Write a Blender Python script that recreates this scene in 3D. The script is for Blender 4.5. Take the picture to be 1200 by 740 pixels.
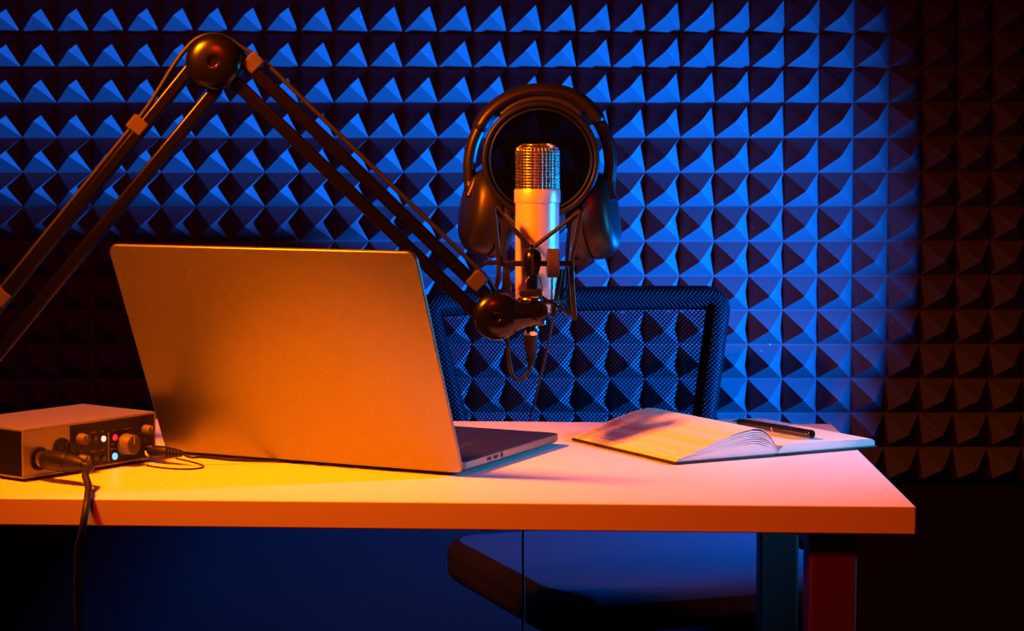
import bpy, bmesh, math, random
from mathutils import Vector, Matrix, Euler
random.seed(7)
for o in list(bpy.data.objects):
    bpy.data.objects.remove(o, do_unlink=True)
SC = bpy.context.scene
COL = SC.collection
PI = math.pi

# ------------------------------------------------------------------ camera
FPX = 2420.0                      # focal length in pixels of the 1200x740 frame
PITCH = 0.05462                   # camera looks slightly down
DESK = 0.74                       # desk top height
HC = 0.3249                       # camera above the desk top
CAM = Vector((0, 0, DESK + HC))
cd = bpy.data.cameras.new('camera')
cd.sensor_fit = 'HORIZONTAL'; cd.sensor_width = 36.0
cd.lens = FPX * 36.0 / 1200.0
cd.shift_x = 88.0 / 1200.0; cd.shift_y = -59.0 / 1200.0
cd.clip_start = 0.05
cam = bpy.data.objects.new('camera', cd); COL.objects.link(cam)
cam.location = CAM; cam.rotation_euler = (PI / 2 - PITCH, 0, 0)
SC.camera = cam

# ------------------------------------------------------------------ world, lamps, exposure
w = bpy.data.worlds.new('world'); SC.world = w; w.use_nodes = True
w.node_tree.nodes['Background'].inputs[0].default_value = (0.25, 0.06, 0.05, 1)
w.node_tree.nodes['Background'].inputs[1].default_value = 0.02
SC.view_settings.view_transform = 'Standard'; SC.view_settings.look = 'None'
SC.view_settings.gamma = 1.0; SC.view_settings.use_curve_mapping = False
SC.view_settings.exposure = 0.0

def area(name, loc, target, size, power, color, spread=180, sy=None):
    d = bpy.data.lights.new(name, 'AREA'); d.energy = power; d.color = color
    d.shape = 'RECTANGLE' if sy else 'DISK'; d.size = size
    if sy: d.size_y = sy
    d.spread = math.radians(spread)
    o = bpy.data.objects.new(name, d); COL.objects.link(o)
    o.location = loc
    o.rotation_euler = (Vector(target) - Vector(loc)).to_track_quat('-Z', 'Y').to_euler()
    return o
# orange lamp, up and to the left of the desk
area('orange_lamp', (-0.54, 1.865, DESK + 0.71), (0.06, 2.13, DESK + 0.02), 0.13, 14, (1.0, 0.15, 0.0008), 98)
# dim red lamp high behind the camera
area('red_lamp', (-0.30, 0.35, DESK + 1.15), (0.0, 2.6, DESK + 0.2), 0.30, 6.5, (1.0, 0.015, 0.004), 120)
# blue lamp low behind the right end of the desk, raking along the foam
area('blue_lamp', (1.03, 2.98, DESK + 0.015), (-0.47, 3.40, DESK + 0.30), 0.09, 98, (0.0, 0.15, 1.0), 108)
# second blue lamp, at the right of the desk
area('blue_side_lamp', (0.86, 2.20, DESK + 0.25), (0.15, 2.16, DESK + 0.04), 0.09, 1.1, (0.003, 0.44, 1.0), 76)

# ------------------------------------------------------------------ pixel helpers (a pixel is a direction; depth comes from what it touches)
_c, _s = math.cos(PITCH), math.sin(PITCH)
def ray(px, py):
    a = (px - 512.0) / FPX; b = -(py - 311.0) / FPX
    return Vector((a, _c + b * _s, -_s + b * _c))
def W(px, py, Y):
    d = ray(px, py); return CAM + d * (Y / d.y)
def onz(px, py, z=DESK):
    d = ray(px, py); return CAM + d * ((z - CAM.z) / d.z)

# ------------------------------------------------------------------ materials
def mat(name, col, rough=0.5, metal=0.0, noise=None, bump=None, spec=0.5, emit=None, coat=0.0, sheen=0.0):
    m = bpy.data.materials.new(name); m.use_nodes = True
    nt = m.node_tree; b = nt.nodes['Principled BSDF']
    b.inputs['Base Color'].default_value = (*col, 1)
    b.inputs['Roughness'].default_value = rough
    b.inputs['Metallic'].default_value = metal
    b.inputs['Specular IOR Level'].default_value = spec
    b.inputs['Coat Weight'].default_value = coat
    b.inputs['Sheen Weight'].default_value = sheen
    if emit:
        b.inputs['Emission Color'].default_value = (*emit[0], 1)
        b.inputs['Emission Strength'].default_value = emit[1]
    tc = nt.nodes.new('ShaderNodeTexCoord')
    if noise:                                  # (scale, amount): mottles the colour a little
        n = nt.nodes.new('ShaderNodeTexNoise'); n.inputs['Scale'].default_value = noise[0]; n.inputs['Detail'].default_value = 5
        r = nt.nodes.new('ShaderNodeMapRange')
        r.inputs['To Min'].default_value = 1 - noise[1]; r.inputs['To Max'].default_value = 1 + noise[1]
        mx = nt.nodes.new('ShaderNodeMix'); mx.data_type = 'RGBA'; mx.blend_type = 'MULTIPLY'; mx.inputs[0].default_value = 1
        mx.inputs[6].default_value = (*col, 1)
        nt.links.new(tc.outputs['Object'], n.inputs['Vector'])
        nt.links.new(n.outputs['Fac'], r.inputs['Value'])
        nt.links.new(r.outputs['Result'], mx.inputs[7])
        nt.links.new(mx.outputs[2], b.inputs['Base Color'])
    if bump:                                   # (scale, strength, distance)
        n2 = nt.nodes.new('ShaderNodeTexNoise'); n2.inputs['Scale'].default_value = bump[0]; n2.inputs['Detail'].default_value = 3
        bp = nt.nodes.new('ShaderNodeBump'); bp.inputs['Strength'].default_value = bump[1]; bp.inputs['Distance'].default_value = bump[2]
        nt.links.new(tc.outputs['Object'], n2.inputs['Vector'])
        nt.links.new(n2.outputs['Fac'], bp.inputs['Height'])
        nt.links.new(bp.outputs['Normal'], b.inputs['Normal'])
    return m

def foam_material():
    m = mat('foam', (0.070, 0.069, 0.070), 0.95, 0, None, (420, 0.5, 0.002), 0.1)
    nt = m.node_tree; b = nt.nodes['Principled BSDF']
    g = nt.nodes.new('ShaderNodeNewGeometry')              # sparse pale dust specks caught on the foam
    v = nt.nodes.new('ShaderNodeTexVoronoi'); v.inputs['Scale'].default_value = 62
    lt = nt.nodes.new('ShaderNodeMath'); lt.operation = 'LESS_THAN'; lt.inputs[1].default_value = 0.085
    sep = nt.nodes.new('ShaderNodeSeparateColor')
    pk = nt.nodes.new('ShaderNodeMath'); pk.operation = 'GREATER_THAN'; pk.inputs[1].default_value = 0.86
    ml = nt.nodes.new('ShaderNodeMath'); ml.operation = 'MULTIPLY'
    mx = nt.nodes.new('ShaderNodeMix'); mx.data_type = 'RGBA'
    mx.inputs[6].default_value = (0.070, 0.069, 0.070, 1); mx.inputs[7].default_value = (0.34, 0.33, 0.32, 1)
    nt.links.new(g.outputs['Position'], v.inputs['Vector'])
    nt.links.new(v.outputs['Distance'], lt.inputs[0])
    nt.links.new(v.outputs['Color'], sep.inputs[0]); nt.links.new(sep.outputs[0], pk.inputs[0])
    nt.links.new(lt.outputs[0], ml.inputs[0]); nt.links.new(pk.outputs[0], ml.inputs[1])
    nt.links.new(ml.outputs[0], mx.inputs[0]); nt.links.new(mx.outputs[2], b.inputs['Base Color'])
    return m

M = dict(
    foam=foam_material(),
    wall=mat('dark_wall_paint', (0.004, 0.004, 0.0045), 0.9, 0, (8, 0.15), (60, 0.1, 0.002), 0.2),
    floor=mat('dark_carpet', (0.02, 0.02, 0.022), 0.95, 0, (300, 0.4), (500, 0.6, 0.004), 0.1),
    desk=mat('white_laminate', (0.80, 0.79, 0.78), 0.38, 0, (3, 0.02), (900, 0.03, 0.0005), 0.4),
    deskleg=mat('grey_steel_leg', (0.25, 0.25, 0.26), 0.5, 0.6),
    alu=mat('satin_aluminium', (0.185, 0.182, 0.18), 0.43, 0.95, (600, 0.015), (1500, 0.03, 0.0003)),
    aludark=mat('keyboard_deck', (0.012, 0.012, 0.013), 0.5, 0, None, None, 0.3),
    key=mat('black_key', (0.012, 0.012, 0.013), 0.6),
    glass=mat('screen_glass', (0.005, 0.005, 0.006), 0.06, 0, None, None, 0.5),
    port=mat('port_hole', (0.004, 0.004, 0.004), 0.8),
    rubber=mat('black_rubber', (0.008, 0.008, 0.008), 0.55, 0, None, (300, 0.05, 0.001), 0.3),
    armblk=mat('black_enamel', (0.0025, 0.0023, 0.0023), 0.26, 0.0, None, (200, 0.02, 0.0005), 0.16),
    cap=mat('gloss_black_cap', (0.0025, 0.0022, 0.0022), 0.24, 0.0, None, None, 0.36),
    velcro=mat('black_velcro', (0.035, 0.022, 0.018), 0.9, 0, (900, 0.3), (700, 0.6, 0.001)),
    silver=mat('silver_mic_body', (0.78, 0.77, 0.76), 0.36, 0.45, (400, 0.02), (1200, 0.03, 0.0003)),
    chrome=mat('chrome', (0.72, 0.72, 0.72), 0.16, 1.0),
    wire=mat('steel_wire', (0.62, 0.60, 0.58), 0.28, 1.0),
    capsule=mat('capsule_dark', (0.02, 0.015, 0.015), 0.7),
    plast=mat('matte_black_plastic', (0.008, 0.008, 0.008), 0.42, 0, None, (500, 0.05, 0.0005), 0.3),
    hpband=mat('headphone_plastic', (0.011, 0.0105, 0.0105), 0.38, 0, None, (700, 0.04, 0.0005), 0.38),
    leather=mat('padded_leatherette', (0.016, 0.015, 0.015), 0.5, 0, None, (180, 0.25, 0.002), 0.4),
    fabricblk=mat('pop_mesh', (0.0015, 0.0015, 0.0016), 0.9, 0, None, None, 0.0),
    blade=mat('lyre_plastic', (0.012, 0.012, 0.012), 0.35, 0, None, None, 0.4),
    ifmetal=mat('painted_metal_case', (0.22, 0.205, 0.20), 0.42, 0.5, (300, 0.03), (900, 0.05, 0.0004)),
    ifside=mat('interface_side', (0.003, 0.003, 0.003), 0.6, 0, None, None, 0.1),
    ifpanel=mat('black_front_panel', (0.008, 0.007, 0.007), 0.5, 0, None, None, 0.25),
    knob=mat('grey_knob', (0.11, 0.10, 0.09), 0.5, 0, None, None, 0.3),
    knobcap=mat('dark_knob_cap', (0.03, 0.026, 0.024), 0.5),
    print=mat('pale_print', (0.30, 0.28, 0.26), 0.6),
    ledw=mat('led_white', (0.5, 0.6, 0.6), 0.4, emit=((0.55, 0.85, 0.80), 0.75)),
    ledr=mat('led_red', (0.5, 0.02, 0.04), 0.4, emit=((1.0, 0.02, 0.06), 0.9)),
    ledc=mat('led_cyan', (0.1, 0.5, 0.7), 0.4, emit=((0.02, 0.55, 1.0), 1.2)),
    paper=mat('cream_paper', (0.84, 0.82, 0.77), 0.7, 0, (40, 0.015), (250, 0.04, 0.0006), 0.2),
    edge=mat('page_edges', (0.62, 0.60, 0.56), 0.85, 0, (500, 0.12), None, 0.1),
    cover=mat('black_cover', (0.012, 0.012, 0.014), 0.5, 0, None, (300, 0.2, 0.001), 0.4),
    penblk=mat('black_lacquer', (0.010, 0.010, 0.010), 0.18, 0, None, None, 0.6),
    chairfab=mat('black_chair_mesh', (0.0012, 0.0012, 0.0012), 0.42, 0, None, None, 0.045),
    strand=mat('black_mesh_strand', (0.0015, 0.0015, 0.0015), 0.6, 0, None, None, 0.05),
    chairpl=mat('chair_plastic', (0.015, 0.015, 0.016), 0.5),
    seatfab=mat('seat_fabric', (0.02, 0.02, 0.022), 0.9, 0, (400, 0.3), (600, 0.4, 0.001), 0.1),
)
# woven relief on the chair's frame sleeve
def weave(m, scale, strength, dist):
    nt = m.node_tree; b = nt.nodes['Principled BSDF']
    tc = nt.nodes.new('ShaderNodeTexCoord'); ws = []
    for ang in (0.785, -0.785):
        mp = nt.nodes.new('ShaderNodeMapping'); mp.inputs['Rotation'].default_value = (0, ang, 0)
        wv = nt.nodes.new('ShaderNodeTexWave'); wv.inputs['Scale'].default_value = scale; wv.bands_direction = 'X'
        nt.links.new(tc.outputs['Object'], mp.inputs['Vector']); nt.links.new(mp.outputs[0], wv.inputs['Vector']); ws.append(wv)
    mu = nt.nodes.new('ShaderNodeMath'); mu.operation = 'MULTIPLY'
    nt.links.new(ws[0].outputs['Fac'], mu.inputs[0]); nt.links.new(ws[1].outputs['Fac'], mu.inputs[1])
    bp = nt.nodes.new('ShaderNodeBump'); bp.inputs['Strength'].default_value = strength; bp.inputs['Distance'].default_value = dist
    nt.links.new(mu.outputs[0], bp.inputs['Height']); nt.links.new(bp.outputs['Normal'], b.inputs['Normal'])
weave(M['chairfab'], 68, 0.7, 0.004)
M['fabricblk'].node_tree.nodes['Principled BSDF'].inputs['Alpha'].default_value = 0.93     # see-through gauze

# ------------------------------------------------------------------ mesh building
class MB:
    def __init__(s, off=None): s.v = []; s.f = []; s.off = Vector(off) if off is not None else None
    def add(s, vs, fs, m=None):
        k = len(s.v)
        for p in vs:
            p = Vector(p)
            if m is not None: p = m @ p
            s.v.append(p)
        s.f += [tuple(i + k for i in f) for f in fs]
        return s
    def box(s, c, d, m=None):
        x, y, z = [q / 2 for q in d]; c = Vector(c)
        vs = [c + Vector((i * x, j * y, k * z)) for k in (-1, 1) for j in (-1, 1) for i in (-1, 1)]
        return s.add(vs, [(0, 2, 3, 1), (4, 5, 7, 6), (0, 1, 5, 4), (2, 6, 7, 3), (0, 4, 6, 2), (1, 3, 7, 5)], m)
    def bar(s, a, b, wdt, hgt, up=(0, 0, 1)):       # rectangular bar from a to b
        a, b = Vector(a), Vector(b); d = (b - a); L = d.length; d.normalize()
        u = Vector(up); u = (u - d * u.dot(d)).normalized(); r = d.cross(u)
        m = Matrix(((d.x, r.x, u.x, a.x), (d.y, r.y, u.y, a.y), (d.z, r.z, u.z, a.z), (0, 0, 0, 1)))
        return s.box((L / 2, 0, 0), (L, wdt, hgt), m)
    def tube(s, pts, r, n=10, closed=False, cap=True, flat=1.0, up=None):
        pts = [Vector(p) for p in pts]; N = len(pts)
        rs = r if isinstance(r, (list, tuple)) else [r] * N
        tans = []
        for i in range(N):
            a = pts[(i - 1) % N] if (closed or i > 0) else pts[i]
            b = pts[(i + 1) % N] if (closed or i < N - 1) else pts[i]
            tans.append((b - a).normalized())
        t0 = tans[0]; u = Vector(up) if up else (Vector((0, 0, 1)) if abs(t0.z) < 0.9 else Vector((0, 1, 0)))
        vs = []; fs = []
        for i in range(N):
            t = tans[i]
            if up: u = Vector(up)
            u = (u - t * u.dot(t)).normalized(); q = t.cross(u)
            for k in range(n):
                a = 2 * PI * k / n
                vs.append(pts[i] + (u * math.cos(a) * flat + q * math.sin(a)) * rs[i])
        for i in range(N if closed else N - 1):
            j = (i + 1) % N
            for k in range(n):
                l = (k + 1) % n
                fs.append((i * n + k, i * n + l, j * n + l, j * n + k))
        if cap and not closed:
            fs.append(tuple(range(n))[::-1]); fs.append(tuple((N - 1) * n + k for k in range(n)))
        return s.add(vs, fs)
    def lathe(s, prof, m=None, n=32):               # profile (r, z) from bottom to top
        vs = []; fs = []; N = len(prof)
        for (r, z) in prof:
            for k in range(n):
                a = 2 * PI * k / n; vs.append((r * math.cos(a), r * math.sin(a), z))
        for i in range(N - 1):
            for k in range(n):
                l = (k + 1) % n
                fs.append((i * n + k, i * n + l, (i + 1) * n + l, (i + 1) * n + k))
        fs.append(tuple(range(n))[::-1]); fs.append(tuple((N - 1) * n + k for k in range(n)))
        return s.add(vs, fs, m)
    def prism(s, poly, z0, z1, m=None):             # poly in xy
        n = len(poly)
        vs = [(x, y, z0) for x, y in poly] + [(x, y, z1) for x, y in poly]
        fs = [tuple(range(n))[::-1], tuple(range(n, 2 * n))] + [(i, (i + 1) % n, n + (i + 1) % n, n + i) for i in range(n)]
        return s.add(vs, fs, m)
    def build(s, name, material, parent=None, bevel=0, seg=2, smooth=True, angle=40, kind=None):
        me = bpy.data.meshes.new(name)
        off = s.off
        if off is None and parent is not None and parent.get('_worldbuilt'): off = Vector(parent['_worldbuilt'])
        vs = [v - off for v in s.v] if off is not None else s.v
        me.from_pydata([tuple(v) for v in vs], [], s.f)
        bm = bmesh.new(); bm.from_mesh(me); bmesh.ops.recalc_face_normals(bm, faces=bm.faces); bm.to_mesh(me); bm.free()
        me.materials.append(M[material] if isinstance(material, str) else material)
        if smooth:
            me.polygons.foreach_set('use_smooth', [True] * len(me.polygons))
            me.set_sharp_from_angle(angle=math.radians(angle))
        o = bpy.data.objects.new(name, me); COL.objects.link(o)
        if parent is not None: o.parent = parent
        if bevel:
            b = o.modifiers.new('bevel', 'BEVEL'); b.width = bevel; b.segments = seg; b.limit_method = 'ANGLE'; b.angle_limit = math.radians(40)
        if kind: o['kind'] = kind
        return o

def rrect(x0, x1, y0, y1, r, n=6):
    pts = []
    for cx, cy, a0 in ((x1 - r, y1 - r, 0), (x0 + r, y1 - r, 90), (x0 + r, y0 + r, 180), (x1 - r, y0 + r, 270)):
        for k in range(n + 1):
            a = math.radians(a0 + 90 * k / n); pts.append((cx + r * math.cos(a), cy + r * math.sin(a)))
    return pts
def tag(o, label, cat, group=None, kind=None):
    o['label'] = label; o['category'] = cat
    if group: o['group'] = group
    if kind: o['kind'] = kind
    return o
def thing(name, loc, rz, label, cat, group=None, world=False):
    o = bpy.data.objects.new(name, None); COL.objects.link(o); o.location = loc; o.rotation_euler = (0, 0, rz)
    o.empty_display_size = 0.05
    if world: o['_worldbuilt'] = [float(q) for q in loc]
    return tag(o, label, cat, group)
def struct(o): o['kind'] = 'structure'; return o
def axis_m(origin, zdir, xhint=(1, 0, 0)):
    z = Vector(zdir).normalized(); x = Vector(xhint) if abs(z.dot(Vector(xhint))) < 0.99 else Vector((0, 0, 1)); x = (x - z * x.dot(z)).normalized(); y = z.cross(x); o = Vector(origin)
    return Matrix(((x.x, y.x, z.x, o.x), (x.y, y.y, z.y, o.y), (x.z, y.z, z.z, o.z), (0, 0, 0, 1)))
def smoothpath(pts, n=8):                            # Catmull-Rom
    pts = [Vector(p) for p in pts]; out = []
    P = [pts[0] * 2 - pts[1]] + pts + [pts[-1] * 2 - pts[-2]]
    for i in range(1, len(P) - 2):
        for k in range(n):
            t = k / n; a, b, c, d = P[i - 1], P[i], P[i + 1], P[i + 2]
            out.append(0.5 * ((2 * b) + (c - a) * t + (2 * a - 5 * b + 4 * c - d) * t * t + (3 * b - a - 3 * c + d) * t ** 3))
    out.append(pts[-1]); return out

# ------------------------------------------------------------------ the room
WALLY = 3.586                                          # plane of the foam's valleys
BACK = WALLY + 0.022
struct(MB().box((0, 1.2, -0.05), (5.0, 5.2, 0.1)).build('floor', 'floor', smooth=False))
struct(MB().box((0, 1.2, 2.75), (5.0, 5.2, 0.1)).build('ceiling', 'wall', smooth=False))
struct(MB().box((0, BACK + 0.05, 1.35), (5.0, 0.1, 2.7)).build('wall_back', 'wall', smooth=False))
struct(MB().box((-2.45, 1.2, 1.35), (0.1, 4.8, 2.7)).build('wall_left', 'wall', smooth=False))
struct(MB().box((2.45, 1.2, 1.35), (0.1, 4.8, 2.7)).build('wall_right', 'wall', smooth=False))

# ------------------------------------------------------------------ pyramid foam panels
P = 0.06; NP = 8; HP = 0.052
def pyramid_mesh():
    b = MB(); hp = P / 2 * 0.985
    prof = [(hp, 0.0), (hp * 0.965, -0.0012), (hp * 0.50, -HP * 0.5), (hp * 0.085, -HP * 0.945), (hp * 0.03, -HP)]
    vs = []; fs = []
    for r, y in prof:
        sag = -0.0022 * (y / -HP)                      # the soft tips droop a little
        for i, j in ((-1, -1), (1, -1), (1, 1), (-1, 1)): vs.append((i * r, y, j * r + sag))
    for k in range(len(prof) - 1):
        for i in range(4): fs.append((k * 4 + i, k * 4 + (i + 1) % 4, k * 4 + 4 + (i + 1) % 4, k * 4 + 4 + i))
    fs.append((16, 17, 18, 19)); b.add(vs, fs)
    o = b.build('pyramid', 'foam', smooth=False); me = o.data
    bpy.data.objects.remove(o, do_unlink=True); return me
pyr = pyramid_mesh()
X0 = W(999, 230, WALLY).x; Z0 = W(512, 242.5, WALLY).z
back_me = MB().box((0, 0.011, NP * P / 2), (NP * P - 0.0012, 0.0208, NP * P - 0.0012))
_o = back_me.build('backing', 'foam', smooth=False); back_me = _o.data; bpy.data.objects.remove(_o, do_unlink=True)
FOAM = {(-4, 0): 'charcoal pyramid foam panel crossed by no bar, adjoining the panel behind the elbow joint',
        (-3, 0): 'charcoal pyramid foam panel behind the round elbow joint of the boom arm',
        (-2, 0): 'charcoal pyramid foam panel between the boom arm elbow and the headphones',
        (-1, 0): 'brightly blue lit pyramid foam panel above the chair, beside the headphones',
        (0, 0): 'half dark pyramid foam panel above the end of the desk with the notebook',
        (-4, -1): 'dark pyramid foam panel behind the audio interface, at the foot of the boom arm',
        (-3, -1): 'dark pyramid foam panel mostly hidden behind the laptop lid',
        (-2, -1): 'blue lit pyramid foam panel behind the microphone and the laptop edge',
        (-1, -1): 'blue lit pyramid foam panel behind the mesh chair back and the notebook',
        (0, -1): 'dark pyramid foam panel behind the overhanging corner of the notebook'}
for col in range(-4, 1):
    for row in (-1, 0):
        root = thing('acoustic_foam_panel', (X0 + (col + 0.5) * NP * P, WALLY, Z0 + row * NP * P), 0,
                     FOAM[(col, row)], 'foam panel', 'pyramid foam panels covering the back wall')
        bk = bpy.data.objects.new('backing', back_me); COL.objects.link(bk); bk.parent = root
        for i in range(NP):
            for j in range(NP):
                q = bpy.data.objects.new('pyramid', pyr); COL.objects.link(q); q.parent = root
                q.location = ((i - NP / 2 + 0.5) * P, 0, (j + 0.5) * P)

# ------------------------------------------------------------------ desk
YAW_D = math.radians(3.3)
DT = 0.026; DW = 1.45; DD = 0.58
dk = thing('desk', (0.473, 2.459, 0), -YAW_D, 'long white laminate desk carrying the laptop and notebook', 'desk')
t = MB().box((-DW / 2, -DD / 2, DESK - DT / 2), (DW, DD, DT)).build('tabletop', 'desk', dk, bevel=0.0012)
for x in (-0.07, -DW + 0.07):
    for y in (-0.06, -DD + 0.06):
        MB().box((x, y, (DESK - DT) / 2), (0.045, 0.045, DESK - DT)).build('leg', 'deskleg', dk, bevel=0.003)
for x in (-0.07, -DW + 0.07):
    MB().box((x, -DD / 2, DESK - DT - 0.02), (0.03, DD - 0.165, 0.04)).build('crossbar', 'deskleg', dk, bevel=0.003)

# ------------------------------------------------------------------ office chair
def chair():
    yaw = math.radians(19)
    # right top corner of the backrest measured at Y = 3.3
    RT = W(841, 337, 3.30)
    Wd = 0.52
    c = Vector((RT.x - math.cos(yaw) * Wd / 2, RT.y - math.sin(yaw) * Wd / 2, 0))
    ch = thing('office_chair', (c.x + 0.28 * math.sin(yaw), c.y - 0.28 * math.cos(yaw), 0), yaw,
               'black mesh back office chair pushed behind the desk', 'chair')
    yb = 0.24                                           # the back stands behind the seat centre
    top = RT.z; bot = 0.50; hw = Wd / 2
    def surf(u, z):                                     # u -1..1 across, gentle wrap towards the sitter
        k = (z - bot) / (top - bot)
        wd = hw * (0.72 + 0.28 * k)
        return Vector((u * wd, yb - 0.045 * u * u + 0.05 * k, z + (-0.012 * (u * u) * 0 if k > 0.9 else 0)))
    # frame loop
    loop = []
    R = 0.022
    uu = 1 - R / hw
    zs = [bot + R + (top - 2 * R - bot) * i / 14 for i in range(15)]
    for z in zs: loop.append(surf(1, z))
    for k in range(1, 6):
        a = PI / 2 * k / 6; loop.append(surf(uu + (1 - uu) * math.cos(a), top - R + R * math.sin(a)))
    for i in range(17): loop.append(surf(uu * (1 - 2 * i / 16), top))
    for k in range(1, 6):
        a = PI / 2 + PI / 2 * k / 6; loop.append(surf(-uu + (1 - uu) * math.cos(a), top - R + R * math.sin(a)))
    for z in zs[::-1]: loop.append(surf(-1, z))
    for k in range(1, 6):
        a = PI + PI / 2 * k / 6; loop.append(surf(-uu + (1 - uu) * math.cos(a), bot + R + R * math.sin(a)))
    for i in range(17): loop.append(surf(uu * (-1 + 2 * i / 16), bot))
    for k in range(1, 6):
        a = 1.5 * PI + PI / 2 * k / 6; loop.append(surf(uu + (1 - uu) * math.cos(a), bot + R + R * math.sin(a)))
    inner = []
    for p in loop:
        q = p.copy(); q.x *= 0.945; q.z = (q.z - (top + bot) / 2) * 0.92 + (top + bot) / 2; inner.append(q)
    MB().tube(inner, 0.0195, 14, closed=True, flat=1.0, up=(0, 1, 0)).build('back_frame', 'chairfab', ch, angle=180)
    # woven infill: two crossing families of strands
    b = MB(); pitch = 0.0047; w2 = 0.00075
    zlo, zhi = bot + 0.02, top - 0.02
    def strand(c0, sgn):
        pts = []
        n = 26
        for i in range(n + 1):
            x = -hw * 0.93 + 2 * hw * 0.93 * i / n
            z = c0 + sgn * x
            if zlo <= z <= zhi:
                k = (z - bot) / (top - bot); u = x / (hw * (0.72 + 0.28 * k))
                if abs(u) < 0.97: pts.append(surf(u, z) + Vector((0, 0.0004 * sgn, 0)))
        if len(pts) < 2: return
        d = (pts[-1] - pts[0]).normalized(); nrm = Vector((0, 1, 0)); r = d.cross(nrm).normalized() * w2
        vs = []; fs = []
        for p in pts: vs += [p - r, p + Vector((0, -0.0026, 0)), p + r, p + Vector((0, 0.0026, 0))]
        for i in range(len(pts) - 1):
            for k in range(4): fs.append((i * 4 + k, i * 4 + (k + 1) % 4, i * 4 + 4 + (k + 1) % 4, i * 4 + 4 + k))
        b.add(vs, fs)
    span = (zhi - zlo) + 2 * hw
    m = int(span / (pitch * 1.414))
    for i in range(m + 1):
        c0 = zlo - hw + i * pitch * 1.414
        strand(c0, 1); strand(c0, -1)
    b.build('back_mesh', 'strand', ch, smooth=False, kind='stuff')
    # seat, back bracket, column, star base
    MB().prism(rrect(-0.24, 0.24, -0.24, 0.22, 0.07), 0.43, 0.49).build('seat', 'seatfab', ch, bevel=0.018, seg=3)
    MB().tube(smoothpath([(0, 0.05, 0.42), (0, 0.22, 0.41), (0, 0.30, 0.46), (0, 0.285, 0.62)], 6), 0.02, 10).build('back_bracket', 'chairpl', ch)
    MB().lathe([(0.03, 0.10), (0.03, 0.25), (0.018, 0.25), (0.018, 0.42), (0.07, 0.42), (0.07, 0.43)], None, 20).build('gas_column', 'chairpl', ch)
    for k in range(5):
        a = 2 * PI * k / 5 + 0.3; d = Vector((math.cos(a), math.sin(a), 0))
        lg = MB().tube([d * 0.02 + Vector((0, 0, 0.115)), d * 0.16 + Vector((0, 0, 0.10)), d * 0.29 + Vector((0, 0, 0.075))], [0.024, 0.02, 0.014], 10).build('leg', 'chairpl', ch)
        e = d * 0.29; sd = Vector((-d.y, d.x, 0))
        MB().lathe([(0.0, -0.012), (0.024, -0.012), (0.027, -0.006), (0.027, 0.006), (0.024, 0.012), (0, 0.012)], axis_m(e + Vector((0, 0, 0.0275)), sd, (0, 0, 1)), 18) \
            .tube([e + Vector((0, 0, 0.03)), e + Vector((0, 0, 0.08))], 0.006, 8).build('caster', 'chairpl', lg)
    return ch
chair()

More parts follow.
